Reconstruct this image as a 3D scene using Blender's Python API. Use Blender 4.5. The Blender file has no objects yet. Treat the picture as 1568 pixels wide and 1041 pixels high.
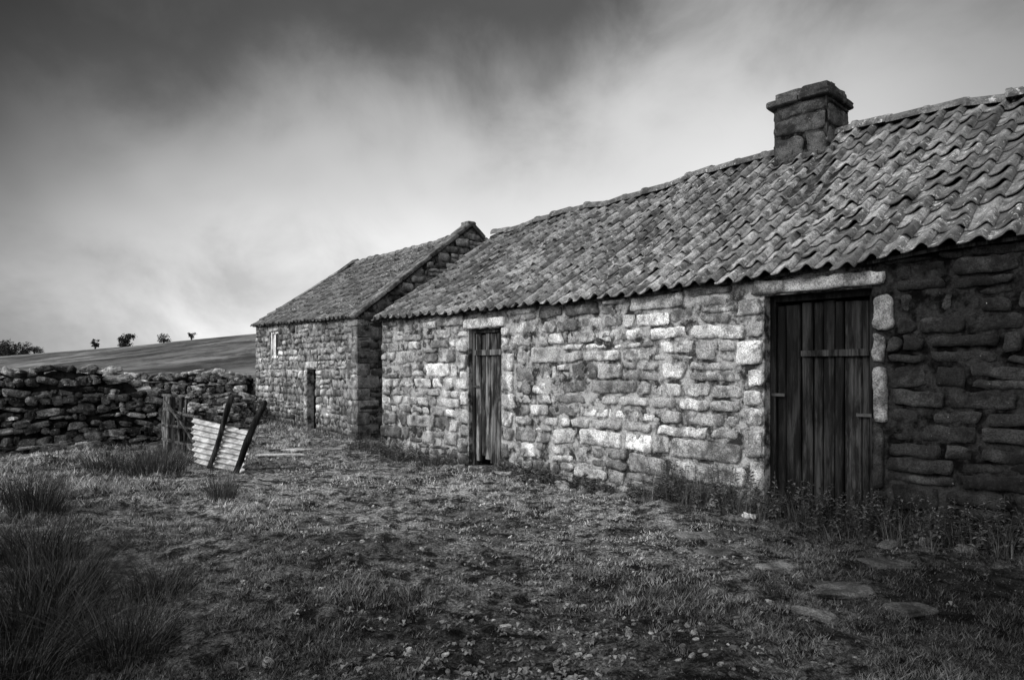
import bpy, math, random
import numpy as np
from mathutils import Vector
random.seed(7); rng=np.random.default_rng(7)
R=random.uniform
sc=bpy.context.scene
sc.view_settings.view_transform='Standard'
try: sc.view_settings.look='None'
except: pass
sc.view_settings.exposure=0

# ---------------------------------------------------------------- noise
def _h(xi,yi,s): return np.mod(np.sin(xi*127.1+yi*311.7+s*74.7)*43758.5453,1.0)
def vn(x,y,s=0):
    x=np.asarray(x,float); y=np.asarray(y,float)
    xi=np.floor(x); yi=np.floor(y); fx=x-xi; fy=y-yi
    fx=fx*fx*(3-2*fx); fy=fy*fy*(3-2*fy)
    a=_h(xi,yi,s); b=_h(xi+1,yi,s); c=_h(xi,yi+1,s); d=_h(xi+1,yi+1,s)
    return (a+(b-a)*fx)*(1-fy)+(c+(d-c)*fx)*fy-0.5
def sstep(a,b,x):
    t=np.clip((np.asarray(x,float)-a)/(b-a),0,1); return t*t*(3-2*t)

# ---------------------------------------------------------------- mesh builder
class MB:
    def __init__(s): s.v=[]; s.f=[]; s.t=[]; s.n=0
    def add(s,verts,faces,tone):
        verts=np.asarray(verts,float)
        s.v.append(verts); n=s.n
        s.f.extend([tuple(i+n for i in f) for f in faces])
        if np.isscalar(tone): tone=np.full(len(verts),tone)
        s.t.append(np.asarray(tone,float)); s.n+=len(verts)
    def obj(s,name,mat,parent=None,smooth=False):
        me=bpy.data.meshes.new(name)
        V=np.concatenate(s.v); me.from_pydata(V.tolist(),[],s.f)
        a=me.attributes.new('tone','FLOAT','POINT'); a.data.foreach_set('value',np.concatenate(s.t).astype(np.float32))
        if smooth: me.polygons.foreach_set('use_smooth',[True]*len(me.polygons))
        me.materials.append(mat); me.update()
        o=bpy.data.objects.new(name,me); sc.collection.objects.link(o)
        if parent: o.parent=parent
        return o
def empty(name,loc=(0,0,0)):
    o=bpy.data.objects.new(name,None); sc.collection.objects.link(o); return o

class Fr:
    def __init__(s,O,du,dn): s.O=np.array([O[0],O[1],0.]); s.du=np.array([du[0],du[1],0.]); s.dn=np.array([dn[0],dn[1],0.])
    def P(s,u,z,n):
        u=np.asarray(u,float)[...,None]; z=np.asarray(z,float)[...,None]; n=np.asarray(n,float)[...,None]
        return s.O+s.du*u+s.dn*n+np.array([0,0,1.])*z

def gridfaces(nu,nv):
    return [(j*(nu+1)+i,j*(nu+1)+i+1,(j+1)*(nu+1)+i+1,(j+1)*(nu+1)+i) for j in range(nv) for i in range(nu)]

def stone(mb,fr,u0,u1,z0,z1,prot,tone,res=.024,wob=.045,rough=.015,back=-.04,round_=.016,seed=None):
    w=u1-u0; h=z1-z0
    nu=min(22,max(4,int(w/res))); nv=min(14,max(4,int(h/res)))
    def ax(n,L):
        e=min(.12,.010/L); return np.concatenate([[0,e],np.linspace(e,1-e,n-1)[1:-1],[1-e,1]])
    A,B=np.meshgrid(ax(nu,w),ax(nv,h))
    jw=min(.045,w*.14); jh=min(.035,h*.16)
    j=[(R(-.004,jw),R(-.004,jh)) for _ in range(4)]
    cu=[u0+j[0][0],u1-j[1][0],u1-j[2][0],u0+j[3][0]]; cz=[z0+j[0][1],z0+j[1][1],z1-j[2][1],z1-j[3][1]]
    U=(1-A)*(1-B)*cu[0]+A*(1-B)*cu[1]+A*B*cu[2]+(1-A)*B*cu[3]
    Z=(1-A)*(1-B)*cz[0]+A*(1-B)*cz[1]+A*B*cz[2]+(1-A)*B*cz[3]
    e=np.minimum(np.minimum(A,1-A)*w,np.minimum(B,1-B)*h)
    ex=np.minimum(A,1-A)*w; ez=np.minimum(B,1-B)*h
    cr=np.clip(1-ex/.05,0,1)*np.clip(1-ez/.05,0,1); q_=R(.004,.02)
    U+=np.sign(.5-A)*cr*q_; Z+=np.sign(.5-B)*cr*q_
    s=R(0,100)
    U+=vn(Z*16+s,U*5,1)*.026+vn(Z*40+s,U*9,7)*.010; Z+=vn(U*11+s,Z*5,2)*.024+vn(U*34+s,Z*9,6)*.012
    f=np.clip(e/round_,0,1); f=np.sqrt(1-(1-f)**2)
    N=back+(prot-back)*f+f*(vn(U*9+s,Z*9,3)*rough*2.2+vn(U*28+s,Z*28,4)*rough+(A-.5)*R(-.025,.025)+(B-.5)*R(-.022,.016))
    Z=Z+wob*vn(U*.8+3,Z*1.3,9)*1.6
    V=fr.P(U,Z,N).reshape(-1,3)
    mb.add(V,gridfaces(A.shape[1]-1,A.shape[0]-1),tone)

def prism(mb,fr,poly,n0,n1,tone):
    k=len(poly); V=[fr.P(u,z,n0) for u,z in poly]+[fr.P(u,z,n1) for u,z in poly]
    F=[tuple(range(k)),tuple(range(2*k-1,k-1,-1))]+[(i,i+k,(i+1)%k+k,(i+1)%k) for i in range(k)]
    mb.add(V,F,tone)

def _tmpl(n):
    g=np.linspace(-1,1,n+1); A,B=np.meshgrid(g,g); A=A.ravel();B=B.ravel();O=np.ones_like(A); V=[];F=[];off=0
    for s in (1,-1):
        for V_ in (np.stack([O*s,A,B*s],1),np.stack([B*s,O*s,A],1),np.stack([A,B*s,O*s],1)):
            V.append(V_); F+= [tuple(i+off for i in f) for f in gridfaces(n,n)]; off+=len(A)
    return np.concatenate(V),F
T={n:_tmpl(n) for n in (2,3,4,5,8)}
def block(mb,c,X,Y,Z,hx,hy,hz,tone,n=4,k=7,rough=.06):
    P,F=T[n]; q=P/((np.abs(P)**k).sum(1)**(1/k))[:,None]
    d=np.zeros(len(q))
    for i in range(5):
        kv=rng.normal(size=3)*(1.3+i*.9); d+=np.sin(q@kv+rng.uniform(0,6))/(1+i*.6)
    q=q*(1+rough*d)[:,None]
    V=np.asarray(c,float)+q[:,0:1]*hx*np.asarray(X)+q[:,1:2]*hy*np.asarray(Y)+q[:,2:3]*hz*np.asarray(Z)
    mb.add(V,F,tone)
UP=np.array([0,0,1.])
def rotframe(a,tilt=0.):
    X=np.array([math.cos(a),math.sin(a),R(-tilt,tilt)]); X/=np.linalg.norm(X)
    Y=np.cross(np.array([R(-tilt,tilt),R(-tilt,tilt),1.]),X); Y/=np.linalg.norm(Y)
    return X,Y,np.cross(X,Y)

# ---------------------------------------------------------------- materials
def newmat(name,rough=.95,spec=.15):
    m=bpy.data.materials.new(name); m.use_nodes=True; nt=m.node_tree
    b=nt.nodes['Principled BSDF']; b.inputs['Roughness'].default_value=rough
    b.inputs['Specular IOR Level'].default_value=spec
    return m,nt,b
def lk(nt,a,b): nt.links.new(a,b)
def Mt(nt,op,a,b=None,c=None):
    n=nt.nodes.new('ShaderNodeMath'); n.operation=op
    for i,v in enumerate((a,b,c)):
        if v is None: continue
        if isinstance(v,(int,float)): n.inputs[i].default_value=v
        else: lk(nt,v,n.inputs[i])
    return n.outputs[0]
def MR(nt,v,a,b,c=0.,d=1.,sm=True):
    n=nt.nodes.new('ShaderNodeMapRange')
    if sm: n.interpolation_type='SMOOTHSTEP'
    lk(nt,v,n.inputs['Value'])
    for k,x in zip(('From Min','From Max','To Min','To Max'),(a,b,c,d)): n.inputs[k].default_value=x
    return n.outputs['Result']
def Nz(nt,vec,scale,detail=4,rough=.6,dist=0.):
    n=nt.nodes.new('ShaderNodeTexNoise'); n.inputs['Scale'].default_value=scale; n.inputs['Detail'].default_value=detail
    n.inputs['Roughness'].default_value=rough; n.inputs['Distortion'].default_value=dist
    lk(nt,vec,n.inputs['Vector']); return n.outputs['Fac']
def MixF(nt,f,a,b):
    n=nt.nodes.new('ShaderNodeMix'); n.data_type='FLOAT'
    for i,v in ((0,f),(2,a),(3,b)):
        if isinstance(v,(int,float)): n.inputs[i].default_value=v
        else: lk(nt,v,n.inputs[i])
    return n.outputs[0]
def Bump(nt,h,dist,strength=1.,prev=None):
    n=nt.nodes.new('ShaderNodeBump'); n.inputs['Distance'].default_value=dist; n.inputs['Strength'].default_value=strength
    lk(nt,h,n.inputs['Height'])
    if prev: lk(nt,prev,n.inputs['Normal'])
    return n.outputs['Normal']
def coords(nt,scale=None):
    n=nt.nodes.new('ShaderNodeTexCoord'); o=n.outputs['Object']
    if scale:
        m=nt.nodes.new('ShaderNodeMapping'); m.inputs['Scale'].default_value=scale; lk(nt,o,m.inputs['Vector']); o=m.outputs[0]
    return o
def tone(nt):
    a=nt.nodes.new('ShaderNodeAttribute'); a.attribute_name='tone'; return a.outputs['Fac']

def stone_mat(name,lich=.6,lichv=.6,stain=.55,fine=70,bd=.009,contrast=1.,damp=False):
    m,nt,b=newmat(name); c=coords(nt); t=tone(nt)
    v=Mt(nt,'MULTIPLY',t,MR(nt,Nz(nt,c,6,6,.65),.32,.68,1-.48*contrast,1+.34*contrast))
    fn=Nz(nt,c,fine,5,.75)
    v=Mt(nt,'MULTIPLY',v,MR(nt,fn,.34,.64,.42,1.4))
    st=MR(nt,Nz(nt,c,1.5,7,.7),.43,.53)
    v=MixF(nt,st,Mt(nt,'MULTIPLY',v,stain),v)
    if damp:   # rising damp and algae at the wall foot
        sp=nt.nodes.new('ShaderNodeSeparateXYZ'); lk(nt,c,sp.inputs[0])
        hz=Mt(nt,'ADD',sp.outputs[2],MR(nt,Nz(nt,c,2.2,4,.6),.3,.7,-.4,.4))
        v=Mt(nt,'MULTIPLY',v,MR(nt,hz,-.05,.8,.30,1.))
    l=MR(nt,Nz(nt,c,16,6,.7,.4),lich,lich+.05)
    v=MixF(nt,Mt(nt,'MULTIPLY',l,.6),v,lichv)
    pit=MR(nt,Nz(nt,c,34,5,.75),.575,.65)
    v=MixF(nt,Mt(nt,'MULTIPLY',pit,.75),v,.02)
    lk(nt,v,b.inputs['Base Color'])
    n=Bump(nt,fn,bd)
    n=Bump(nt,Nz(nt,c,16,6,.7),.022,1.,n); lk(nt,n,b.inputs['Normal'])
    return m
M_stone=stone_mat('sandstone_masonry',.68,.56,.58,damp=True)
M_dark=stone_mat('weathered_sandstone',.64,.32,.5)
M_dry=stone_mat('drystone_gritstone',.60,.42,.4,50,.014,1.2)
M_flag=stone_mat('flagstone',.66,.3,.6,60,.008)
def mortar_mat():
    m,nt,b=newmat('lime_mortar',1.,.05); c=coords(nt); t=tone(nt)
    v=Mt(nt,'MULTIPLY',t,MR(nt,Nz(nt,c,5,6,.7),.40,.60,.10,1.3))
    v=Mt(nt,'MULTIPLY',v,MR(nt,Nz(nt,c,60,4,.7),.3,.7,.6,1.3)); lk(nt,v,b.inputs['Base Color'])
    lk(nt,Bump(nt,Nz(nt,c,22,7,.75),.03),b.inputs['Normal']); return m
M_mortar=mortar_mat()
def tile_mat():
    m,nt,b=newmat('clay_pantile',.7,.35); c=coords(nt); t=tone(nt)
    v=Mt(nt,'MULTIPLY',t,MR(nt,Nz(nt,c,9,5,.65),.3,.7,.5,1.45))
    v=Mt(nt,'MULTIPLY',v,MR(nt,Nz(nt,c,60,4,.7),.33,.67,.55,1.4))
    big=MR(nt,Nz(nt,c,.9,3,.5),.4,.6,.0,.11)
    l=MR(nt,Mt(nt,'ADD',Nz(nt,c,17,5,.7,.5),big),.69,.72)
    v=MixF(nt,Mt(nt,'MULTIPLY',l,.85),v,.5)
    ms=MR(nt,Nz(nt,c,4,6,.7),.52,.59)
    v=MixF(nt,Mt(nt,'MULTIPLY',ms,.7),v,.022)
    lk(nt,v,b.inputs['Base Color'])
    lk(nt,Bump(nt,Nz(nt,c,45,6,.7),.009),b.inputs['Normal']); return m
M_tile=tile_mat()
def wood_mat(name,lo=.35,hi=1.7):
    m,nt,b=newmat(name,.85,.15); t=tone(nt)
    c=coords(nt,(45,45,1.8)); c2=coords(nt,(9,9,1.6))
    g=Nz(nt,c,1,6,.7,.3)
    v=Mt(nt,'MULTIPLY',t,MR(nt,g,.33,.67,lo,hi))
    v=Mt(nt,'MULTIPLY',v,MR(nt,Nz(nt,c2,1,7,.7),.42,.58,.2,1.6))
    lk(nt,v,b.inputs['Base Color']); lk(nt,Bump(nt,g,.012),b.inputs['Normal']); return m
M_wood=wood_mat('weathered_planks')
def simple(name,rough=.9,spec=.1,sc_=30,lo=.6,hi=1.4,bd=.003):
    m,nt,b=newmat(name,rough,spec); c=coords(nt); v=Mt(nt,'MULTIPLY',tone(nt),MR(nt,Nz(nt,c,sc_,5,.65),.3,.7,lo,hi))
    lk(nt,v,b.inputs['Base Color'])
    if bd: lk(nt,Bump(nt,Nz(nt,c,sc_*1.5,4,.6),bd),b.inputs['Normal'])
    return m
M_grass=simple('grass_blades',.65,.2,3,.7,1.3,0)
M_leaf=simple('leaf_foliage',.8,.1,1,.7,1.3,0)
M_bark=simple('bark',.9,.1,5,.6,1.4,.02)
M_iron=simple('corrugated_iron_zinc',.55,.4,7,.4,1.3,.002)
M_metal=simple('rusty_iron',.7,.4,30)

# ---------------------------------------------------------------- layout
A=np.array([-2.32,12.2]); d1=np.array([.689,-.7245]); n1=np.array([-.7245,-.689])
C=np.array([-3.274,14.5]); F2=np.array([-7.30,19.47])
d2=(C-F2)/np.linalg.norm(C-F2); n2=np.array([d2[1],-d2[0]])
if n2[1]>0: n2=-n2
L1=14.0; L2=float(np.linalg.norm(C-F2))

def G(x,y):
    x=np.asarray(x,float); y=np.asarray(y,float)
    near=1-sstep(18,40,y)
    z=near*(.05*vn(x*.7,y*.7,11)*2+.05*vn(x*2.0,y*2.0,12)+.045*vn(x*4.3,y*4.3,13)+.036*vn(x*10,y*10,14)+.016*vn(x*26,y*26,15))
    z=z+.06*sstep(-3.2,-6.5,x)*near
    z=z+.10*sstep(15,19.5,y)*near
    yc=np.maximum(y,40)
    xe=x*200/yc; r1=np.clip(6.0+(xe+139)*.085,4.4,20)
    r1=r1+.8*vn(xe*.045,y*.01,21)+.3*vn(xe*.15,y*.02,22)
    z=z+r1*sstep(26,205,y)*(1-.45*sstep(215,400,y))
    xf=x*640/yc; r2=np.clip(16+(xf+390)*.085,12.5,60)+3*vn(x*.006,y*.006,23)
    z=z+(r2-r1*.55)*sstep(330,640,y)
    z=z*(1-sstep(1500,3500,y)*.6)
    return z
def g0(x,y): return float(G(x,y))

def axis(lo,hi,fine_lo,fine_hi,st,gr):
    a=list(np.arange(fine_lo,fine_hi,st)); s=st; x=fine_hi
    while x<hi: a.append(x); s*=gr; x+=s
    a.append(hi); s=st; x=fine_lo-st; l=[]
    while x>lo: l.append(x); s*=gr; x-=s
    l.append(lo); return np.array(l[::-1]+a)
xs=axis(-4000,4000,-7.5,5.0,.04,1.05); ys=axis(-600,5000,2.9,14,.04,1.045)
X,Y=np.meshgrid(xs,ys); Z=G(X,Y)
me=bpy.data.meshes.new('ground'); nx,ny=len(xs),len(ys)
me.vertices.add(nx*ny); me.vertices.foreach_set('co',np.stack([X,Y,Z],-1).astype(np.float32).ravel())
I=(np.arange(ny-1)[:,None]*nx+np.arange(nx-1)[None]).ravel()
q=np.stack([I,I+1,I+nx+1,I+nx],1).ravel(); nf=len(I)
me.loops.add(nf*4); me.loops.foreach_set('vertex_index',q); me.polygons.add(nf)
me.polygons.foreach_set('loop_start',np.arange(nf)*4); me.polygons.foreach_set('loop_total',np.full(nf,4))
me.polygons.foreach_set('use_smooth',[True]*nf); me.update(); me.validate()
ground=bpy.data.objects.new('ground',me); sc.collection.objects.link(ground)
def ground_mat():
    m,nt,b=newmat('turf_and_soil',1.,.08); c=coords(nt)
    big=Nz(nt,c,.8,5,.6); mid=Nz(nt,c,6,6,.75); fine=Nz(nt,c,45,5,.8)
    sp=nt.nodes.new('ShaderNodeSeparateXYZ'); lk(nt,c,sp.inputs[0])
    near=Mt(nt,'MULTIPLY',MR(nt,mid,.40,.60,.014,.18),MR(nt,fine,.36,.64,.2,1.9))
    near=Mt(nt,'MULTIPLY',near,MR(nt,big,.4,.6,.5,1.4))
    near=Mt(nt,'MULTIPLY',near,MR(nt,sp.outputs[1],3.3,7.5,.38,1.35))  # foreground vignette painted into the soil colour
    near=Mt(nt,'MULTIPLY',near,MR(nt,sp.outputs[0],1.2,3.0,1.,.25))  # right corner darkened the same way, shade put into the colour
    grit=MR(nt,Nz(nt,c,55,3,.6),.66,.70); near=MixF(nt,Mt(nt,'MULTIPLY',grit,MR(nt,mid,.45,.6)),near,.25)
    c2=coords(nt,(.035,.02,.05)); c3=coords(nt,(.22,.10,.3))
    far=Mt(nt,'MULTIPLY',MR(nt,Nz(nt,c2,1,6,.65,.5),.42,.58,.06,.16),MR(nt,Nz(nt,c3,1,7,.75),.42,.58,.5,1.35))
    v=MixF(nt,MR(nt,sp.outputs[1],18,45),near,far)
    v=MixF(nt,MR(nt,sp.outputs[1],260,420),v,.26)  # distance haze painted as a paler colour on the far ridge
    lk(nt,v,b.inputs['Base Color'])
    n=Bump(nt,fine,.03); n=Bump(nt,mid,.07,.8,n)
    lk(nt,n,b.inputs['Normal'])
    return m
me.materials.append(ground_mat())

# ---------------------------------------------------------------- eave / ridge curves
ES=[0,4.46,7,8.31,9.34,14.2]; EZ=[2.36,2.35,2.41,2.49,2.545,2.72]
RS=[-.3,0,3.79,5.83,6.5,7.7,8.83,14.2]; RZ=[4.27,4.30,4.43,4.57,4.68,4.62,4.58,4.66]
ez1=lambda s: float(np.interp(s,ES,EZ)); rz1=lambda s: float(np.interp(s,RS,RZ))
OV=.15; W1=2.85
def roof1(s,k):
    off=OV-(OV+W1)*k
    p=A+d1*s+n1*off
    z=ez1(s)*(1-k)+rz1(s)*k -.07*math.sin(math.pi*k)*(.6+.4*math.sin(s*1.3)) +.026*math.sin(s*2.1+k*4)*(.3+.7*k)+.016*math.sin(s*5.3+k*9)
    return np.array([p[0],p[1],z-.02])
W2=2.965
ez2=lambda s: 2.58+(.13)*s/L2
rz2=lambda s: 4.66+(.06)*s/L2
OV2=.12
def roof2(s,k):
    p=C-d2*s+n2*(OV2-(OV2+W2)*k)
    z=(ez2(s)-.02)*(1-k)+rz2(s)*k-.03*math.sin(math.pi*k)+.012*math.sin(s*3+k*5)
    return np.array([p[0],p[1],z])

def tiles(mb,P,du,s0,s1,cw,nc,flip=False,tonef=None,amp=.060):
    ts=np.array([0,.12,.25,.38,.5,.6,.7,.78,.86,.93,1.0,1.07])
    prof=amp*np.array([.02,-.04,-.03,.08,.28,.52,.80,.97,1.0,.82,.45,.05])
    ncol=int((s1-s0)/cw); K=len(ts)
    F=[]
    for i in range(K-1):
        F.append((i,i+1,K+i+1,K+i)); F.append((2*K+i,2*K+i+1,i+1,i)); F.append((3*K+i,3*K+i+1,2*K+i+1,2*K+i))
    for j in range(nc):
        for i in range(ncol):
            s=s0+i*cw+.010*math.sin(j*2.3+i*.7); k=j/nc
            p=P(s,k); p1=P(s,min(1,k+1/nc)); dv=p1-p; g=np.linalg.norm(dv)
            dv=dv/g
            dus=(P(s+.1,k)-P(s,k)); dus/=np.linalg.norm(dus)
            nn=np.cross(dus,dv); nn*= 1 if nn[2]>0 else -1
            slip=R(-.018,.018)
            if random.random()<.04: slip-=R(.02,.08)
            rot=R(-.09,.09); dh=R(-.008,.008); lift=R(-.008,.016)
            if random.random()<.08: lift+=R(.0,.035)
            U=(ts*cw)[:,None]*dus
            H=prof[:,None]*nn*R(.85,1.14)
            lo=p+dv*slip+nn*(.040+dh+lift*.5)+U+H + dv*(rot*(ts-.5))[:,None]*cw
            up=p+dv*(g*1.12)+nn*(.016+dh)+U+H*.92+dus*R(-.012,.012)
            th=nn*.016
            V=np.concatenate([lo,up,lo-th,up-th])
            mb.add(V,F,(tonef(s,k) if tonef else .2)*R(.42,1.5))
def ridge_tiles(mb,P,du,s0,s1,r=.12,L=.36,tn=.2):
    s=s0; pn=np.array([-du[1],du[0],0.])
    a=np.linspace(-.15,math.pi+.15,9)
    while s<s1:
        p=P(s,1)+UP*R(-.016,.024); q=P(min(s+L*1.03,s1+.1),1)+UP*R(-.016,.024); h=R(-.006,.01)
        rr=r*R(.93,1.07)
        def ring(c,rad): return c+pn*(np.cos(a)*rad)[:,None]+UP*(np.sin(a)*rad*.85+h)[:,None]
        V=np.concatenate([ring(p,rr*1.16),ring(p+(q-p)*.12,rr*1.14),ring(p+(q-p)*.14,rr),ring(q,rr*.97),ring(p,rr*.8)])
        K=len(a); F=[(o*K+i,o*K+i+1,(o+1)*K+i+1,(o+1)*K+i) for o in range(3) for i in range(K-1)]+[(4*K+i,4*K+i+1,i+1,i) for i in range(K-1)]
        mb.add(V,F,tn*R(.7,1.4)); s+=L
def slab(mb,P,s0,s1,tn,drop=.0,th=.07,n=24,k0=0,k1=1.):
    V=[];F=[]
    for i in range(n+1):
        s=s0+(s1-s0)*i/n
        a=P(s,k0); b=P(s,k1)
        V+=[a-UP*drop,b-UP*drop,b-UP*(drop+th),a-UP*(drop+th)]
    for i in range(n):
        o=4*i
        for e in range(4): F.append((o+e,o+(e+1)%4,o+4+(e+1)%4,o+4+e))
    F+=[(0,1,2,3),(4*n+3,4*n+2,4*n+1,4*n)]
    mb.add(V,F,tn)

def masonry(mb,fr,u0,u1,z0,ztop,ops,tonef,hr=(.12,.27),wr=(.15,.60),prot=(.0,.040),umin=None,umax=None,zmax=None,wob=.045,res=.024,split=.45):
    z=z0; zmax=zmax or max(ztop(u) for u in np.linspace(u0,u1,20))
    while z<zmax-.04:
        h=R(*hr); z1=z+h
        if zmax-z1<.07: z1=zmax
        a=u0 if umin is None else max(u0,umin(z1-.03)); b=u1 if umax is None else min(u1,umax(z1-.03))
        iv=[(a,b)]
        for (oa,ob,oz0,oz1) in ops:
            if oz0<z1-.02 and oz1>z+.03:
                nv=[]
                for (p,q_) in iv:
                    if ob<=p or oa>=q_: nv.append((p,q_)); continue
                    if oa>p: nv.append((p,oa))
                    if ob<q_: nv.append((ob,q_))
                iv=nv
        for (p,q_) in iv:
            u=p
            while u<q_-.03:
                w=R(*wr)*(.60+h*2.0)
                if random.random()<.10: w*=1.4
                if q_-(u+w)<.12: w=q_-u
                zt=min(z1,ztop(u),ztop(u+w))
                if zt-z>.045:
                    t=tonef(u+w/2,(z+zt)/2)
                    if (zt-z)>.18 and random.random()<split and w<.65:
                        zm=z+(zt-z)*R(.3,.7)
                        stone(mb,fr,u,u+w,z,zm,R(*prot),t*R(.7,1.25),wob=wob,res=res)
                        if w>.3 and random.random()<.4:
                            um=u+w*R(.35,.65); stone(mb,fr,u,um,zm,zt,R(*prot),t*R(.65,1.3),wob=wob,res=res); stone(mb,fr,um,u+w,zm,zt,R(*prot),t*R(.65,1.3),wob=wob,res=res)
                        else: stone(mb,fr,u,u+w,zm,zt,R(*prot),t*R(.65,1.3),wob=wob,res=res)
                    else: stone(mb,fr,u,u+w,z,zt,R(*prot),t*R(.7,1.25),wob=wob,res=res)
                u+=w
        z=z1

# ================================================================ BUILDING 1
B1=empty('stone_farm_building')
f1=Fr(A,d1,n1)
D1=(2.405,3.145,.0,2.10); D2=(7.137,8.17,-.1,2.25)
top1=lambda u: ez1(u)+.05
body=MB()
def wallpiece(mb,fr,u0,u1,z0,top,t,n0=0,nn=-.42):
    us=np.linspace(u0,u1,max(2,int((u1-u0)/.6)+1))
    prism(mb,fr,[(u0,z0),(u1,z0)]+[(u,top(u)) for u in us[::-1]],n0,nn,t)
wallpiece(body,f1,0,D1[0],-.4,top1,.30); wallpiece(body,f1,D1[1],D2[0],-.4,top1,.32); wallpiece(body,f1,D2[1],L1,-.4,top1,.022)  # right-end core near black: corner shade painted into its tone
wallpiece(body,f1,D1[0],D1[1],D1[3],top1,.2); wallpiece(body,f1,D2[0],D2[1],D2[3],top1,.15)
wallpiece(body,f1,D1[0],D1[1],-.4,lambda u:.03,.1); wallpiece(body,f1,D2[0],D2[1],-.4,lambda u:-.02,.08)
for s in (0.003,L1-.4):
    g=Fr(A+d1*s,-n1,-d1)
    prism(body,g,[(.42,-.4),(2*W1-.3,-.4),(2*W1-.3,ez1(s)+.0),(W1,rz1(s)-.12),(.42,ez1(s)+.15)],0,-.4,.2)
prism(body,f1,[(0,-.4),(L1,-.4),(L1,2.6),(0,2.3)],-2*W1+.3,-2*W1,.2)
body.obj('wall_core',M_mortar,B1)
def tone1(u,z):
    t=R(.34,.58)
    dk=float(sstep(7.75,8.35,u+.10*math.sin(z*3)))  # right end: dark weathered stone plus vignette painted into the tone
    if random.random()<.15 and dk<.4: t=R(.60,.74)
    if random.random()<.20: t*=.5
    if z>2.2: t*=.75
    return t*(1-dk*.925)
st=MB()
ops=[D1,(D1[0]-.12,D1[1]+.1,2.10,2.28),D2,(D2[0]-.14,D2[1]+.12,2.25,2.43)]
jambs=[]
def jamb(ua,ub,z0,z1): jambs.append((ua,ub,z0,z1)); ops.append((ua,ub,z0,z1))
z=-.05
while z<2.2:
    h=R(.2,.42); h=min(h,2.25-z); w=R(.16,.34); jamb(D2[0]-w,D2[0]-.002,z,z+h)
    z+=h
z=-.05
while z<2.2:
    h=min(R(.25,.6),2.25-z); w=R(.11,.22); jamb(D2[1]+.002,D2[1]+w,z,z+h); z+=h
z=0
while z<2.05:
    h=min(R(.18,.36),2.1-z); jamb(D1[0]-R(.16,.3),D1[0]-.002,z,z+h); jamb(D1[1]+.002,D1[1]+R(.16,.34),z,z+h); z+=h
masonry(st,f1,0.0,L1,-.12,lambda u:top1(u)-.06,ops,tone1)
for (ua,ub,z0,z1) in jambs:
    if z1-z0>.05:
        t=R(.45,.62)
        if ua>D2[1]-.1: t=R(.12,.22) if z0>.9 else .05  # right jamb follows the painted darkening of the wall end
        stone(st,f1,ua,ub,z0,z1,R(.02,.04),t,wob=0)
stone(st,f1,D1[0]-.12,D1[1]+.1,2.11,2.27,.035,.64,wob=0)
stone(st,f1,D2[0]-.14,D2[1]+.12,2.255,2.41,.045,.34,wob=0,rough=.018)
st.obj('stonework',M_stone,B1,True)
def door(fr,op,rec,parent,tn,nplanks,frame=.05,z0=0,name='plank_door',battens=((1.66,.09),(.42,.09)),cut=True,bfrac=1.):
    mb=MB(); ua,ub,_,zt=op
    fw=frame
    def bx(u0,u1,za,zb,nA,nB,t,jit=.0):
        V=[]
        for n in (nA,nB):
            for (u,zz) in ((u0,za),(u1,za),(u1,zb),(u0,zb)): V.append(fr.P(u+R(-jit,jit),zz+R(-jit,jit),n))
        mb.add(V,[(0,1,2,3),(7,6,5,4),(0,4,5,1),(1,5,6,2),(2,6,7,3),(3,7,4,0)],t)
    bx(ua,ua+fw,z0-.1,zt,-rec-.06,-rec+.03,tn*.8); bx(ub-fw,ub,z0-.1,zt,-rec-.06,-rec+.03,tn*.7)
    bx(ua+fw+.002,ub-fw-.002,zt-fw,zt,-rec-.06,-rec+.03,tn*.5)
    u=ua+fw+.004; end=ub-fw-.004; ws=np.array([R(.6,1.4) for _ in range(nplanks)]); ws=ws/ws.sum()*(end-u)
    for w in ws:
        gap=R(.004,.018); d=R(-.012,.008); bot=z0+R(.0,.16) if cut else z0
        uu=[u,u+.010,u+w-gap-.010,u+w-gap]; nn=[-rec-.012+d,-rec+d,-rec+d,-rec-.012+d]
        V=[];lean=R(-.004,.004); zs=np.linspace(bot,zt-fw-R(.004,.04),12); nz_=12
        for zz in zs:
            for a_,b_ in zip(uu,nn): V.append(fr.P(a_+lean*(zz-1)+R(-.003,.003),zz,b_+R(-.002,.002)))
            V.append(fr.P(u+w-gap,zz,-rec-.035)); V.append(fr.P(u,zz,-rec-.035))
        Fc=[]
        for r in range(nz_-1):
            o=r*6
            for e in range(6): Fc.append((o+e,o+(e+1)%6,o+6+(e+1)%6,o+6+e))
        Fc.append(tuple(range(6)))
        tt=np.full(len(V),tn*R(.4,1.7)); zz_=np.repeat(zs,6); tt*=np.interp(zz_,[0,.5,1.2,2.2],[1.0,1.25,1.1,.5])
        mb.add(V,Fc,tt); u+=w
    bx(ua+.002,ub-.002,z0-.1,zt-.002,-rec-.3,-rec-.25,.01)
    for (zb,hh) in battens:
        bx(ub-fw-.01-(ub-ua-2*fw-.03)*bfrac,ub-fw-.01,zb-hh/2,zb+hh/2,-rec+.012,-rec+.036,tn*1.2,.007)
    o=mb.obj(name,M_wood,parent); 
    m2=MB(); 
    def ib(u0,u1,za,zb,n0,n1_): 
        V=[fr.P(u_,z_,n_) for n_ in (n0,n1_) for (u_,z_) in ((u0,za),(u1,za),(u1,zb),(u0,zb))]
        m2.add(V,[(0,1,2,3),(7,6,5,4),(0,4,5,1),(1,5,6,2),(2,6,7,3),(3,7,4,0)],.03)
    ib(ua+.02,ua+.16,1.22,1.25,-rec+.032,-rec+.045)
    ib(ub-fw-.12,ub-fw+.02,1.05,1.08,-rec+.012,-rec+.036)
    m2.obj(name+'_ironwork',M_metal,parent)
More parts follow.
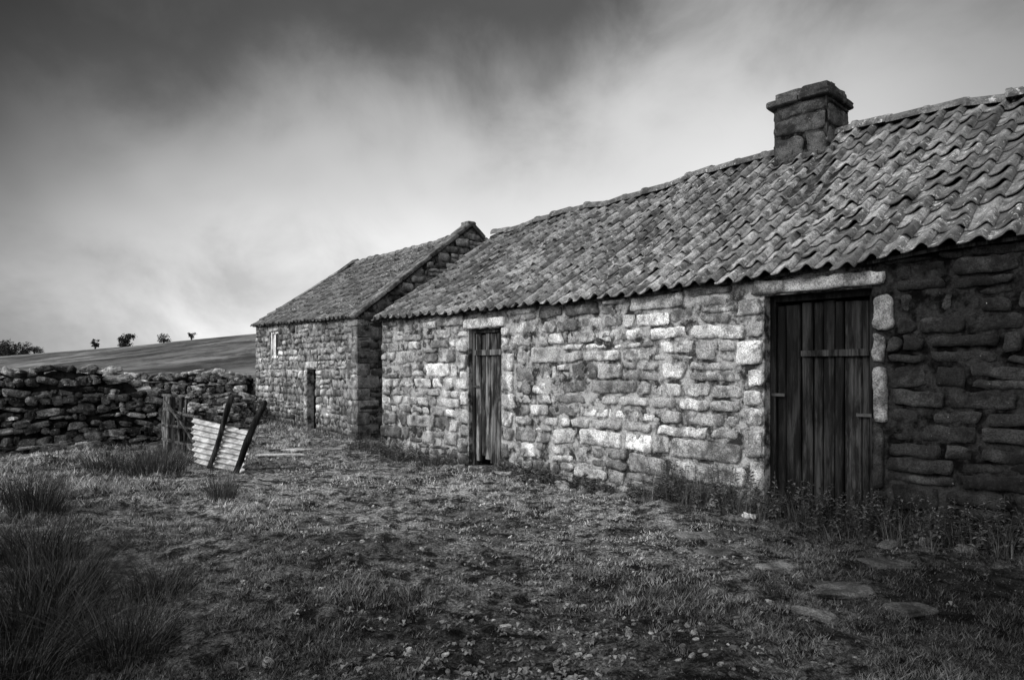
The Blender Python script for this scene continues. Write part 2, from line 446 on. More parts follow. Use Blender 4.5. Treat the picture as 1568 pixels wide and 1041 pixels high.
door(f1,D1,.10,B1,.07,5,.05,.04,'small_plank_door',((1.75,.08),))
door(f1,D2,.16,B1,.015,8,.06,.0,'large_plank_door',((1.66,.06),),bfrac=.72)
tl=MB()
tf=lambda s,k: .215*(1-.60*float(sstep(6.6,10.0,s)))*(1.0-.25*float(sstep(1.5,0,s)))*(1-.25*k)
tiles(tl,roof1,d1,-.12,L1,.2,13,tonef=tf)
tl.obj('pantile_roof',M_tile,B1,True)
rt=MB(); ridge_tiles(rt,lambda s,k: roof1(s,1)+UP*.035,d1,-.15,L1,.12,.42,.10); rt.obj('ridge_tiles',M_tile,B1,True)
sl=MB(); slab(sl,roof1,-.10,L1,.03,.02,.03,k0=.03)
def back1(s,k):
    p=A+d1*s-n1*(2*W1+.15-(.15+W1)*k); return np.array([p[0],p[1],2.3*(1-k)+(rz1(s)-.0)*k])
slab(sl,back1,-.10,L1,.08,.0,.08,k1=.995); sl.obj('roof_boards',M_wood,B1)
# chimney
ch=MB(); cb=MB()
cc=A+d1*6.42-n1*W1; a=.365
zb,zt=3.9,5.12
prism(cb,Fr(cc-d1*(a-.006),d1,n1),[(0,zb),(2*a-.012,zb),(2*a-.012,zt),(0,zt)],a-.006,-a+.006,.04); cb.obj('chimney_core',M_mortar,B1)
for (o,u_,n_) in ((cc-d1*a+n1*a,d1,n1),(cc+d1*a+n1*a,-n1,d1),(cc+d1*a-n1*a,-d1,-n1),(cc-d1*a-n1*a,n1,-d1)):
    masonry(ch,Fr(o,u_,n_),0,2*a,zb,lambda u:zt,[],lambda u,z:R(.04,.11),hr=(.22,.32),wr=(.3,.7),prot=(.006,.018),wob=.0,split=.0)
e1=np.array([d1[0],d1[1],0]);e2=np.array([n1[0],n1[1],0])
c3=np.array([cc[0],cc[1],0.])
for sx,hx in ((-.22,.225),(.21,.205)):
    block(ch,c3+e1*sx+UP*(zt+.042),e1,e2,UP,hx,.465,.045,.08,8,14,.014)
for sx,hx in ((-.17,.2),(.19,.175)):
    block(ch,c3+e1*sx+UP*(zt+.145),e1,e2,UP,hx,.375,.060,.11,8,10,.026)
for i in range(7): block(ch,c3+e1*R(-.28,.28)+e2*R(-.25,.25)+UP*(zt+.212),e1,e2,UP,R(.05,.1),R(.05,.09),R(.012,.03),.13,3,5,.08)
for i in range(9):
    s=6.42+(-a-.02)+i*.1; p=roof1(s,.868); block(ch,p+UP*.07,e1,e2,UP,.06,.05,.04,.06,3,4,.1)
ch.obj('chimney_stack',M_dark,B1,True)

# ================================================================ BUILDING 2
B2=empty('stone_barn')
f2=Fr(F2,d2,n2)
top2=lambda u: ez2(L2-u)+.05
dA,dB=L2*(1-.425),L2*(1-.342); DD=(dA,dB,-.1,1.5)
wA,wB=L2*(1-.82),L2*(1-.728); WW=(wA,wB,1.80,2.50)
body=MB()
wallpiece(body,f2,0,wA,-.4,top2,.25); wallpiece(body,f2,wB,dA,-.4,top2,.25); wallpiece(body,f2,dB,L2,-.4,top2,.25)
wallpiece(body,f2,wA,wB,-.4,lambda u:WW[2],.25); wallpiece(body,f2,wA,wB,WW[3],top2,.2); wallpiece(body,f2,dA,dB,DD[3],top2,.2); wallpiece(body,f2,dA,dB,-.4,lambda u:-.05,.1)
g2=Fr(C,-n2,d2)
for fr_,n0,nb in ((g2,-.003,-.4),(Fr(F2+d2*.4,-n2,d2),0,-.397)):
    prism(body,fr_,[(.42,-.4),(2*W2-.002,-.4),(2*W2-.002,2.58),(W2,4.9),(.42,2.58+.42*.78)],n0,nb,.10)
prism(body,g2,[(0.0,2.3),(.42,2.3),(.42,2.58+.33),(0.0,2.6)],-.003,-.4,.16)
prism(body,f2,[(0.4,-.4),(L2-.41,-.4),(L2-.41,2.6),(0.4,2.6)],-2*W2+.4,-2*W2,.2)
body.obj('wall_core',M_mortar,B2)
st=MB()
def tone2(u,z):
    t=R(.24,.48)
    if random.random()<.12: t=R(.5,.64)
    if random.random()<.18: t*=.5
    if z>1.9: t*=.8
    if u>L2-1.2: t*=.8
    return t
ops=[DD,(dA-.12,dB+.14,1.5,1.72),WW,(wA-.08,wB+.08,2.5,2.62)]
masonry(st,f2,0,L2,-.12,lambda u:top2(u)-.06,ops,tone2,res=.05,hr=(.12,.22),wr=(.16,.48))
stone(st,f2,dA-.1,dB+.12,1.51,1.70,.03,.42,wob=0); stone(st,f2,wA-.08,wB+.08,2.505,2.61,.02,.4,wob=0)
for i in range(5): stone(st,f2,dA-.2,dA-.002,-.05+i*.31,.25+i*.31,.03,.6,wob=0)
def tone2g(u,z): return R(.04,.12) if z<3.2 else R(.12,.34)  # gable turned from the sun: shade painted into darker stone tones
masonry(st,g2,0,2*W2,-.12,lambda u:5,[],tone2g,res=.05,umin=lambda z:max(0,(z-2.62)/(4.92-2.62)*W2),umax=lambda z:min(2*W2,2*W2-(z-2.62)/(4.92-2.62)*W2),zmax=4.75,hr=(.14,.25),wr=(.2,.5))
z=-.1;i=0; E1=np.array([d2[0],d2[1],0]);E2=np.array([n2[0],n2[1],0]); C3=np.array([C[0],C[1],0])
while z<2.5:
    h=min(R(.2,.3),2.56-z); la,lb=((.26,.15),(.15,.26))[i%2]
    block(st,C3+E1*(.03-la)+E2*(.03-lb)+UP*(z+h/2),E1,E2,UP,la,lb,h/2-.006,R(.12,.26),5,16,.012); z+=h;i+=1
st.obj('stonework',M_stone,B2,True)
door(f2,DD,.2,B2,.012,4,.04,.0,'barn_dark_doorway',((1.1,.07),(.35,.07)))  # near-black planks stand in for the shade inside an open doorway
wm=MB()
def wb(u0,u1,za,zb_,nA,nB,t):
    V=[f2.P(u_,z_,n_) for n_ in (nA,nB) for (u_,z_) in ((u0,za),(u1,za),(u1,zb_),(u0,zb_))]
    wm.add(V,[(0,1,2,3),(7,6,5,4),(0,4,5,1),(1,5,6,2),(2,6,7,3),(3,7,4,0)],t)
wb(wA,wA+.05,WW[2],WW[3],-.1,-.02,.6); wb(wB-.05,wB,WW[2],WW[3],-.1,-.02,.6); wb(wA+.052,wB-.052,WW[3]-.05,WW[3],-.1,-.02,.5); wb(wA+.052,wB-.052,WW[2],WW[2]+.05,-.1,-.01,.6)
wm_=(wA+wB)/2; wb(wm_-.02,wm_+.02,WW[2]+.052,WW[3]-.052,-.09,-.04,.6); wb(wA+.052,wm_-.022,WW[2]+.052,WW[3]-.052,-.08,-.07,.45); wb(wm_+.022,wB-.052,WW[2]+.052,WW[3]-.052,-.09,-.08,.04)
wm.obj('window_frame',M_wood,B2)
tl=MB(); tiles(tl,lambda s,k: roof2(L2+.1-s,k),d2,0.,L2-.06,.21,13,tonef=lambda s,k:.11)
tl.obj('pantile_roof',M_tile,B2,True)
rt=MB(); ridge_tiles(rt,lambda s,k:roof2(s,1)+UP*.02,-d2,.1,L2+.05,.12,.42,.12); rt.obj('ridge_tiles',M_tile,B2,True)
sl=MB(); slab(sl,roof2,.02,L2+.08,.04,.01,.03,k0=.02)
def back2(s,k):
    p=C-d2*s-n2*(2*W2+.12-(.12+W2)*k); return np.array([p[0],p[1],2.5*(1-k)+(rz2(s)-.0)*k])
slab(sl,back2,.02,L2+.05,.08,0,.08,k1=.995); sl.obj('roof_boards',M_wood,B2)
cp=MB()
for base,zap,zlo,dn_ in ((C3-E1*.14,4.98,2.60,1),(np.array([F2[0],F2[1],0])+E1*.06,4.80,2.72,.8)):
    n=8
    for side in (0,1):
        for i in range(n):
            t0=i/n;t1=(i+1)/n; um=(t0+t1)/2
            ua=(-.1+(W2+.1)*um); zz=zlo+(zap-zlo)*um
            dirv=-E2*(W2+.1)+UP*(zap-zlo); ln=np.linalg.norm(dirv); dv=dirv/ln
            if side: ua=2*W2-ua; dv=E2*(W2+.1)+UP*(zap-zlo); dv/=np.linalg.norm(dv)
            nn=np.cross(E1,dv); nn*=1 if nn[2]>0 else -1
            block(cp,base-E2*ua+UP*(zz+.0),dv,E1,nn,ln/n/2-.004,.19*dn_,.045*dn_,R(.10,.24),5,14,.015)
block(cp,C3-E1*.14-E2*W2+UP*4.98,E2,E1,UP,.12,.17,.06,.2,5,8,.03)
cp.obj('gable_coping',M_dark,B2,True)

# ================================================================ DRYSTONE WALLS
def dry_wall(name,p0,p1,hf,th=.5,size=1.,tn=(.03,.16),tumble=0,bright=.16):
    p0=np.array(p0);p1=np.array(p1); L=np.linalg.norm(p1-p0); d=(p1-p0)/L; n=np.array([d[1],-d[0]])
    if n@(-(p0+p1)/2)<0: n=-n
    par=empty(name); core=MB(); m=40; V=[];Fc=[]
    for i in range(m+1):
        u=L*i/m; p=p0+d*u; gz=g0(*p); h=hf(u)-.12
        for (o,z) in ((th*.36,-.3),(th*.22,h),(-th*.28,h),(-th*.42,-.3)):
            V.append([p[0]+n[0]*o,p[1]+n[1]*o,z+gz])
    for i in range(m):
        for k in range(3): Fc.append((4*i+k,4*i+k+1,4*i+5+k,4*i+4+k))
    Fc+=[(0,1,2,3),(4*m+3,4*m+2,4*m+1,4*m)]
    core.add(V,Fc,.015); core.obj('wall_core',M_mortar,par)
    mb=MB()
    for fs in (1,-1):
        z=-.05
        while z<1.7:
            hh=R(.06,.18)*size; u=R(-.1,0); ph=R(0,6)
            while u<L:
                w=R(.10,.42)*size*R(.8,1.1); uu=min(L,max(0,u+w/2)); p=p0+d*uu; h=hf(uu)
                zz=z+.06*math.sin(uu*1.3+ph)+R(-.025,.025)
                if zz+hh<h+R(-.12,.02):
                    o=(th*.5-(zz/1.5)*th*.14)*fs
                    tt=R(*tn)
                    if random.random()<bright: tt=R(.28,.5)
                    dd=R(.08,.16); al=math.atan2(d[1],d[0])+R(-.4,.4)
                    Xa,Ya,Za=rotframe(al,.26)
                    hz=hh/2*R(.75,1.35)
                    block(mb,[p[0]+n[0]*(o-dd*.7*fs+R(-.06,.05)),p[1]+n[1]*(o-dd*.7*fs+R(-.06,.05)),g0(*p)+zz+hh/2],Xa,Ya,Za,w/2*R(.9,1.05),dd,hz,tt,3 if fs==1 else 2,R(2.2,6),.12)
                    if fs==1 and random.random()<.35:
                        s_=R(.02,.045); block(mb,[p[0]+n[0]*(o-.04)+d[0]*w/2,p[1]+n[1]*(o-.04)+d[1]*w/2,g0(*p)+zz+R(0,hh)],*rotframe(R(0,6),.6),s_*1.6,s_,s_,R(*tn),2,4,.1)
                u+=w
            z+=hh
    u=0
    while u<L:
        w=R(.10,.42)*size; p=p0+d*(u+w/2); h=hf(min(L,u+w/2)); Xa,Ya,Za=rotframe(math.atan2(d[1],d[0])+R(-.5,.5),.4)
        block(mb,[p[0]+n[0]*R(-.05,.12),p[1]+n[1]*R(-.05,.12),g0(*p)+h-.05+R(-.05,.06)],Xa,Ya,Za,w/2,th*R(.2,.42),R(.03,.10)*size,R(.08,.42),4,R(2.4,5),.11); u+=w*R(.6,1.1)
    for i in range(int(tumble)):
        u=R(0,L); p=p0+d*u+n*R(th*.5,th*.5+.6); Xa,Ya,Za=rotframe(R(0,6),.4)
        s=R(.05,.13); block(mb,[p[0],p[1],g0(*p)+s*.3],Xa,Ya,Za,s*R(1,1.6),s,s*R(.5,.9),R(.05,.25),3,R(3,6),.08)
    mb.obj('stones',M_dry,par,False); return par
h1=lambda u: 1.36+.10*math.sin(u*.9+1)+.05*math.sin(u*2.7)+.04*math.sin(u*7)-.45*float(sstep(8.1,9.2,u))
dry_wall('drystone_wall',(-15,9.4),(-6.55,13.0),h1,.6,.86,tumble=30)
dry_wall('drystone_wall',(-6.9,13.6),(-7.35,19.0),lambda u:.5+.12*math.sin(u*1.7)+.06*math.sin(u*5),.55,.9,tn=(.10,.34),tumble=40)
dry_wall('drystone_wall',(-7.9,20.6),(-18,22.6),lambda u:1.20+.06*math.sin(u*1.3),.6,1.1,tumble=0)

# ================================================================ GRASS
def inside(x,y,m=0.03):
    px=x-A[0];py=y-A[1]; s=px*d1[0]+py*d1[1]; o=px*n1[0]+py*n1[1]
    b1=(s>-.05)&(s<L1)&(o<m)
    px=x-C[0];py=y-C[1]; s=px*d2[0]+py*d2[1]; o=px*n2[0]+py*n2[1]
    b2=(s<.05)&(s>-L2)&(o<m)
    return b1|b2
def blades(name,x,y,h,w,lean,tn,seg=1):
    n=len(x); z=G(x,y); a=rng.uniform(0,2*np.pi,n); b=rng.uniform(0,2*np.pi,n)
    cx,cy=np.cos(a)*w/2,np.sin(a)*w/2; lx,ly=np.cos(b)*lean*h,np.sin(b)*lean*h
    V=np.stack([np.stack([x-cx,y-cy,z-.005],1),np.stack([x+cx,y+cy,z-.005],1),np.stack([x+lx+cx*.15,y+ly,z+h],1)],1).reshape(-1,3)
    me=bpy.data.meshes.new(name); me.vertices.add(3*n); me.vertices.foreach_set('co',V.astype(np.float32).ravel())
    me.loops.add(3*n); me.loops.foreach_set('vertex_index',np.arange(3*n)); me.polygons.add(n)
    me.polygons.foreach_set('loop_start',np.arange(n)*3); me.polygons.foreach_set('loop_total',np.full(n,3)); me.update()
    at=me.attributes.new('tone','FLOAT','POINT'); at.data.foreach_set('value',np.repeat(tn,3).astype(np.float32))
    me.materials.append(M_grass); o=bpy.data.objects.new(name,me); sc.collection.objects.link(o); return o
N=380000
y=3.0+ (rng.uniform(0,1,N)**1.35)*17; u=rng.uniform(-.85,.8,N); x=u*y
pm=.8*vn(x*1.1,y*1.1,31)+.8*vn(x*2.7,y*2.7,32)+.9*vn(x*8,y*8,33)+.5*vn(x*20,y*20,34)
keep=(pm>-.05)|(rng.uniform(0,1,N)<.12); keep&=~inside(x,y)
x,y,pm=x[keep],y[keep],pm[keep]; n=len(x)
hh=(.008+.034*np.clip(pm+.15,0,1))*rng.uniform(.5,1.5,n)*(1+1.6*sstep(-3.0,-5.5,x))
wd=(.0032+.0008*y)*rng.uniform(.7,1.7,n)
dark=1-.80*sstep(-1.0,-3.2,x)*sstep(8.8,5,y)  # lower-left vignette painted into the blade tones
tn=(.06+.28*rng.uniform(0,1,n)**2.2+.28*np.clip(vn(x*.9,y*.9,35)+.15,0,1)+.26*vn(x*6,y*6,36)+.20*vn(x*17,y*17,37))*dark*(.30+1.2*sstep(3.3,8.0,y))*(1-.75*sstep(1.0,2.8,x))  # foreground and right-hand darkening painted in as well
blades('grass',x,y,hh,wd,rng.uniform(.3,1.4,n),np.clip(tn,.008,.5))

def tuft(mb,cx,cy,r,n,h,w,spread,tn,segs=4,curl=.6):
    for _ in range(n):
        a=R(0,6.283); rr=r*math.sqrt(random.random()); x0=cx+math.cos(a)*rr; y0=cy+math.sin(a)*rr; z0=g0(x0,y0)-.02
        b=a+R(-.9,.9); H=h*R(.5,1.1); sp=spread*R(.2,1.2)*(.4+rr/r); pa=R(0,6.283); px,py=math.cos(pa)*w/2,math.sin(pa)*w/2
        V=[];t_=tn*R(.4,1.8)*(3.5 if random.random()<.07 else 1)
        for i in range(segs+1):
            t=i/segs; q=sp*(t**1.7); zz=H*(t-curl*.35*t**3*sp/ max(h,.1)*1.5); k=1-t*.92
            V+=[(x0+math.cos(b)*q*1-px*k,y0+math.sin(b)*q-py*k,z0+zz),(x0+math.cos(b)*q+px*k,y0+math.sin(b)*q+py*k,z0+zz)]
        mb.add(V,[(2*i,2*i+1,2*i+3,2*i+2) for i in range(segs)],t_)
def rush(cx,cy,r,n,h,sp,tn=.06,w=.006):
    mb=MB(); tuft(mb,cx,cy,r,n,h,w,sp,tn); mb.obj('rush_clump',M_grass)
rush(-3.38,7.96,.15,320,.42,.16,.06)
rush(-5.1,9.7,.45,500,.42,.2,.03,.008); rush(-5.75,9.9,.4,400,.42,.2,.025,.008); rush(-5.4,10.6,.4,400,.4,.2,.04,.008)
rush(-4.83,6.95,.25,380,.5,.25,.018); rush(-5.3,7.4,.3,350,.5,.25,.016)
rush(-2.05,3.6,.22,420,.46,.40,.016,.005); rush(-2.75,3.95,.3,550,.55,.42,.010,.006); rush(-3.1,4.7,.28,450,.5,.38,.011,.006); rush(-2.35,4.55,.2,260,.34,.27,.015,.006); rush(-3.75,5.4,.3,400,.45,.32,.012,.006); rush(-2.45,3.3,.26,420,.42,.38,.009,.005)  # near-black blades carry the corner vignette in their colour
wd_=MB()
def leafy(mb,cx,cy,h,tn,nl=26):
    z0=g0(cx,cy)-.02; lx,ly=R(-.15,.15),R(-.15,.15)
    V=[(cx-.003,cy,z0),(cx+.003,cy,z0),(cx+lx+.002,cy+ly,z0+h),(cx+lx-.002,cy+ly,z0+h)]; mb.add(V,[(0,1,2,3)],tn)
    for i in range(nl):
        t=R(.1,1); a=R(0,6.28); L=R(.03,.08)*(1.2-t*.6); px=cx+lx*t;py=cy+ly*t;pz=z0+h*t
        dx,dy,dz=math.cos(a)*L,math.sin(a)*L,R(-.5,.5)*L; sx,sy=-math.sin(a)*L*.28,math.cos(a)*L*.28
        mb.add([(px,py,pz),(px+dx*.5+sx,py+dy*.5+sy,pz+dz*.6+.01),(px+dx,py+dy,pz+dz),(px+dx*.5-sx,py+dy*.5-sy,pz+dz*.6+.01)],[(0,1,2,3)],tn*R(.5,2.6))
def along(s,o): p=A+d1*s+n1*o; return p
for s0,s1,n,h,tn in ((0,2.3,110,.28,.05),(3.2,6.2,190,.17,.05),(6.0,7.15,120,.45,.055),(7.2,9.6,260,.36,.028),(9.6,12,60,.25,.02)):
    for _ in range(n):
        s=R(s0,s1); p=along(s,abs(random.gauss(0,.17))+.05)
        if random.random()<.5: leafy(wd_,p[0],p[1],h*R(.3,1.3),tn)
        else: tuft(wd_,p[0],p[1],.07,16,h*R(.4,1.1),.005,.12,tn)
for _ in range(70):
    p=C-d2*R(0,L2)+n2*R(.04,.35)
    if .3<np.linalg.norm(C-p)/L2<.46: continue
    tuft(wd_,p[0],p[1],.1,14,R(.08,.26),.008,.1,.05)
for _ in range(26): tuft(wd_,A[0]+R(-.7,.1),A[1]+R(-.1,.9),.1,18,R(.15,.45),.008,.12,.04)
for _ in range(60):
    x_=R(-7.5,-4.6); y_=R(10.8,12.6); tuft(wd_,x_,y_,.12,14,R(.08,.2),.009,.12,.04)
wd_.obj('wall_foot_weeds',M_grass)
ro=MB()
for _ in range(1300):
    yy=3.1+6.5*random.random()**1.3; xc=(.05+random.gauss(0,.36))*yy*.7
    if inside(np.array(xc),np.array(yy),.1) or vn(xc*1.1,yy*1.1,51)<-.1: continue
    z0=g0(xc,yy); t0=R(.05,.24)*(.35+.65*float(sstep(3.5,7,yy)))*(1-.6*float(sstep(1.2,2.6,xc)))  # leaf tone includes painted darkening towards foreground and right corner
    for k in range(random.randint(4,8)):
        a_=R(0,6.28); L=R(.014,.042); lx,ly=math.cos(a_)*L,math.sin(a_)*L; sx,sy=-math.sin(a_)*L*.3,math.cos(a_)*L*.3; up=R(.1,.7)*L
        ro.add([(xc,yy,z0+.004),(xc+lx*.6+sx,yy+ly*.6+sy,z0+up+.006),(xc+lx*1.1,yy+ly*1.1,z0+up*.7),(xc+lx*.6-sx,yy+ly*.6-sy,z0+up+.006)],[(0,1,2,3)],t0*R(.5,2))
ro.obj('broadleaf_weeds',M_grass)

# ================================================================ STONES ON THE GROUND
pb=MB()
for i in range(2200):
    yy=3.1+8*random.random()**1.4; xc=(.04+random.gauss(0,.30))*yy*.7
    if inside(np.array(xc),np.array(yy),.05): continue
    if vn(xc*1.3,yy*1.3,41)+vn(xc*4,yy*4,42)*.6<-.05: continue
    s=R(.004,.015)*(2.2 if random.random()<.06 else 1); Xa,Ya,Za=rotframe(R(0,6),.5)
    block(pb,[xc,yy,g0(xc,yy)+s*.12],Xa,Ya,Za,s*R(1,1.8),s,s*R(.4,.8),R(.04,.28)*(1-.5*float(sstep(1.3,2.6,xc))),2,R(2.2,5),.13)  # stones at right get the corner darkening painted into their tone
for i in range(60):
    p=along(R(2,9),R(.05,.4)); s=R(.03,.07); Xa,Ya,Za=rotframe(R(0,6),.3)
    block(pb,[p[0],p[1],g0(*p)+s*.1],Xa,Ya,Za,s*1.4,s,s*.6,R(.1,.4)*(1 if p[0]<2.4 else .3),3,4,.09)
pb.obj('loose_stones',M_flag,None,False)
fs=MB()
for (x_,y_,hx,hy,a_,t_) in ((1.98,5.12,.16,.08,.15,.16),(2.22,4.58,.19,.13,-.35,.07),(1.80,4.08,.13,.07,-.5,.11),(2.45,4.2,.16,.09,.3,.05),(1.58,5.9,.18,.10,.1,.12),(1.62,5.45,.14,.12,.5,.08),
        (-4.1,13.0,.33,.2,.1,.45),(-3.95,11.6,.4,.08,.0,.45),(-3.3,12.6,.2,.12,.4,.25),(-3.0,12.3,.15,.1,.4,.25),(2.9,5.3,.2,.14,.3,.05)):
    Xa,Ya,Za=rotframe(a_,.07); block(fs,[x_,y_,g0(x_,y_)+.008],Xa,Ya,Za,hx,hy,.026,t_,8,5,.08)
fs.obj('flagstones',M_flag,None,True)

# ================================================================ CORRUGATED SHEET, POSTS, BROKEN GATE
def pole(mb,p,q,r0,r1,tn,n=8,seg=8,sq=False,jag=.0):
    p=np.array(p,float);q=np.array(q,float); ax=(q-p)/np.linalg.norm(q-p); u=np.cross(ax,[0.3,1,0.1]); u/=np.linalg.norm(u); v=np.cross(ax,u)
    V=[];F=[];ph=R(0,6)
    for i in range(seg+1):
        t=i/seg; c=p+(q-p)*t+u*.012*math.sin(t*5+ph)+v*.01*math.sin(t*7+ph); r=r0+(r1-r0)*t
        for k in range(n):
            a_=2*math.pi*k/n; rr=r*(1+R(-.12,.12)); 
            if sq: rr*=1/max(abs(math.cos(a_)),abs(math.sin(a_)))**.8
            V.append(c+u*math.cos(a_)*rr+v*math.sin(a_)*rr+ax*(R(-jag,jag) if i==seg else 0))
    for i in range(seg):
        for k in range(n): F.append((i*n+k,i*n+(k+1)%n,(i+1)*n+(k+1)%n,(i+1)*n+k))
    F+=[tuple(range(n)),tuple(range(seg*n,seg*n+n))]
    mb.add(V,F,tn)
CI=empty('corrugated_iron_panel')
mb=MB(); bl,br,tr_,tlf=map(np.array,([-4.93,10.62,.04],[-4.0,10.02,-.03],[-3.84,10.12,.58],[-5.0,10.74,.74]))
nn=np.cross(br-bl,tlf-bl); nn/=np.linalg.norm(nn); nu,nv=20,90; V=[]
for j in range(nv+1):
    for i in range(nu+1):
        a_=i/nu;b_=j/nv
        p=bl*(1-a_)*(1-b_)+br*a_*(1-b_)+tr_*a_*b_+tlf*(1-a_)*b_
        bend=.05*math.sin(math.pi*a_)*(b_)+.03*math.sin(a_*5+b_*2)
        rag=.02*math.sin(b_*17) if i in(0,nu) else 0
        V.append(p+nn*(.023*math.sin(b_*2*math.pi*8)+bend)+(br-bl)*rag)
mb.add(V,gridfaces(nu,nv),.46); mb.obj('sheet',M_iron,CI,True)
mb=MB(); pole(mb,(-4.60,10.28,-.1),(-4.24,10.36,1.10),.035,.045,.025,jag=.03); pole(mb,(-4.06,9.88,-.1),(-3.66,10.08,1.0),.045,.05,.015,jag=.05)
pole(mb,(-4.0,10.0,.62),(-3.7,10.1,.72),.02,.018,.05); pole(mb,(-3.68,10.08,.97),(-3.60,10.06,.88),.03,.02,.03,jag=.03)
mb.obj('leaning_posts',M_wood,CI,True)
BG=empty('broken_wooden_gate'); mb=MB()
pole(mb,(-5.95,11.8,-.1),(-5.92,11.8,1.05),.08,.07,.14,sq=True,jag=.03)
pole(mb,(-5.74,11.7,-.1),(-5.62,11.66,1.1),.03,.025,.06,sq=True,jag=.03); pole(mb,(-5.55,11.5,-.1),(-5.5,11.55,1.0),.022,.02,.06,sq=True,jag=.03)
for z0,z1 in ((.3,.24),(.55,.5),(.82,.72),(1.05,1.09)): pole(mb,(-5.98,11.68,z0),(-5.2,11.35,z1-.02),.02,.018,.08,sq=True)
pole(mb,(-5.9,11.6,.95),(-5.25,11.3,.3),.018,.018,.06,sq=True)
mb.obj('gate_timbers',M_wood,BG)

# ================================================================ TREES ON THE HILL
def tree(name,x,y,H,Wd,trunk=.35,dens=1.,lean=0.):
    par=empty(name); z=g0(x,y)-.35; t=MB(); pole(t,(x,y,z),(x+lean*H*.4,y,z+H*.6),H*.075,H*.045,.025,7,4)
    lf=MB(); lobes=[]
    for i in range(13):
        a_=R(0,6.28); r=Wd*.5*R(.2,.85); cz=z+H*R(trunk+.1,.88); c=np.array([x+lean*H*.4+math.cos(a_)*r,y+math.sin(a_)*r,cz]); lobes.append(c)
        pole(t,(x+lean*H*.25,y,z+H*R(.2,.5)),c,H*.022,H*.010,.025,5,3)
    for c in lobes:
        R0=Wd*R(.14,.24)
        for k in range(int(80*dens)):
            v=rng.normal(size=3); v/=np.linalg.norm(v); p=c+v*np.array([1,1,.7])*R0*R(.3,1.15); s=R(.05,.11)*H*.5
            a1=rng.normal(size=3)*s*.6; a2=rng.normal(size=3)*s*.6
            lf.add([p-a1,p+a2,p+a1,p-a2],[(0,1,2,3)],.035*R(.5,1.8))
    t.obj('trunk_and_limbs',M_bark,par); lf.obj('crown',M_leaf,par)
def at(u,dep): return u*dep,dep
for (u_,dep,H,Wd,tr,de,le) in ((-.611,186,3.2,2.6,.18,.8,.2),(-.566,180,4.0,4.9,-.08,1.9,0),(-.511,188,3.0,4.2,.12,.9,.3),(-.470,190,2.6,2.2,.15,.8,.2),
        (-.755,184,4.4,7,-.08,1.8,0),(-.737,184,4.6,7,-.08,1.8,0),(-.717,186,3.8,6,-.08,1.6,0),(-.70,188,2.6,5,-.08,1.4,0)):
    x_,y_=at(u_,dep); tree('hawthorn_tree',x_,y_,H,Wd,tr,de,le)

# ================================================================ SKY
W=bpy.data.worlds.new('World'); sc.world=W; W.use_nodes=True; nt=W.node_tree
for n_ in list(nt.nodes): nt.nodes.remove(n_)
out=nt.nodes.new('ShaderNodeOutputWorld'); bg=nt.nodes.new('ShaderNodeBackground'); bg.inputs['Strength'].default_value=.1; lk(nt,bg.outputs[0],out.inputs[0])
SUN=Vector((-.84,-.30,.50)).normalized()
sky=nt.nodes.new('ShaderNodeTexSky'); sky.sky_type='NISHITA'; sky.sun_disc=False; sky.sun_elevation=math.asin(SUN.z); sky.sun_rotation=math.atan2(SUN.x,SUN.y)
bw=nt.nodes.new('ShaderNodeRGBToBW'); lk(nt,sky.outputs[0],bw.inputs[0])
tc=nt.nodes.new('ShaderNodeTexCoord'); nm=nt.nodes.new('ShaderNodeVectorMath'); nm.operation='NORMALIZE'; lk(nt,tc.outputs['Generated'],nm.inputs[0]); D=nm.outputs[0]
sp=nt.nodes.new('ShaderNodeSeparateXYZ'); lk(nt,D,sp.inputs[0]); dx,dy,dz=sp.outputs
mp=nt.nodes.new('ShaderNodeMapping'); mp.inputs['Scale'].default_value=(1,.6,1.15); mp.inputs['Location'].default_value=(5.3,1.7,.9); lk(nt,D,mp.inputs['Vector']); P_=mp.outputs[0]
nA_=Nz(nt,P_,2.6,3,.5,.15); nB_=Nz(nt,P_,5.5,6,.58,.3)
left=Mt(nt,'MAXIMUM',Mt(nt,'MULTIPLY',dx,-1),0)
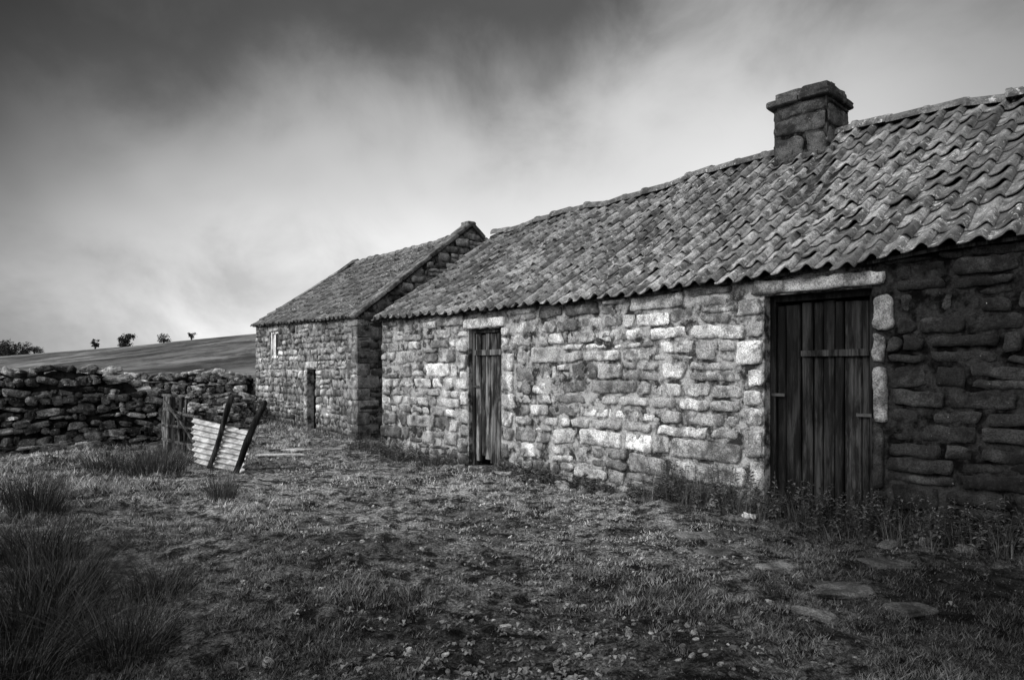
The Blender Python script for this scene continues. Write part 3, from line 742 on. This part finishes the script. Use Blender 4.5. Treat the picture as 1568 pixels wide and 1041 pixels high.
ze=Mt(nt,'ADD',dz,Mt(nt,'MULTIPLY',Mt(nt,'MAXIMUM',Mt(nt,'MULTIPLY',dx,-1),-.45),.20))
ze=Mt(nt,'ADD',ze,Mt(nt,'MULTIPLY',Mt(nt,'SUBTRACT',nA_,.5),.22))
ze=Mt(nt,'ADD',ze,Mt(nt,'MULTIPLY',Mt(nt,'SUBTRACT',nB_,.5),.28))
E=MR(nt,ze,.17,.52,1,0)
dot=nt.nodes.new('ShaderNodeVectorMath'); dot.operation='DOT_PRODUCT'; lk(nt,D,dot.inputs[0]); dot.inputs[1].default_value=Vector((.0,1,.18)).normalized()
lobe=MR(nt,dot.outputs['Value'],.74,.98,.36,1)
amp=Mt(nt,'ADD',.22,Mt(nt,'MULTIPLY',left,1.1))
cloud=Mt(nt,'ADD',1.0,Mt(nt,'MULTIPLY',MR(nt,nB_,.3,.7,-.5,.5,False),amp))
fb=Mt(nt,'MULTIPLY',Mt(nt,'MULTIPLY',MixF(nt,E,.09,.88),lobe),cloud)
back=Mt(nt,'MAXIMUM',MR(nt,dy,.25,-.3),MR(nt,dz,.58,.78))
sd=nt.nodes.new('ShaderNodeVectorMath'); sd.operation='DOT_PRODUCT'; lk(nt,D,sd.inputs[0]); sd.inputs[1].default_value=SUN
bb=MR(nt,sd.outputs['Value'],-.2,1,.26,2.4)
B_=MixF(nt,back,fb,bb)
col=MixF(nt,.05,Mt(nt,'MULTIPLY',B_,10.),bw.outputs[0])
lk(nt,col,bg.inputs['Color'])
sl_=bpy.data.lights.new('sun','SUN'); sl_.energy=2.1; sl_.angle=math.radians(14); sl_.color=(1,.995,.985)
so=bpy.data.objects.new('sun',sl_); sc.collection.objects.link(so); so.rotation_euler=SUN.to_track_quat('Z','Y').to_euler()
# ================================================================ CAMERA
cam=bpy.data.cameras.new('camera'); cam.lens=24; cam.sensor_width=36; cam.shift_y=.0284; cam.clip_end=9000
co=bpy.data.objects.new('camera',cam); sc.collection.objects.link(co); co.location=(0,0,1.5); co.rotation_euler=(math.radians(90),0,0); sc.camera=co
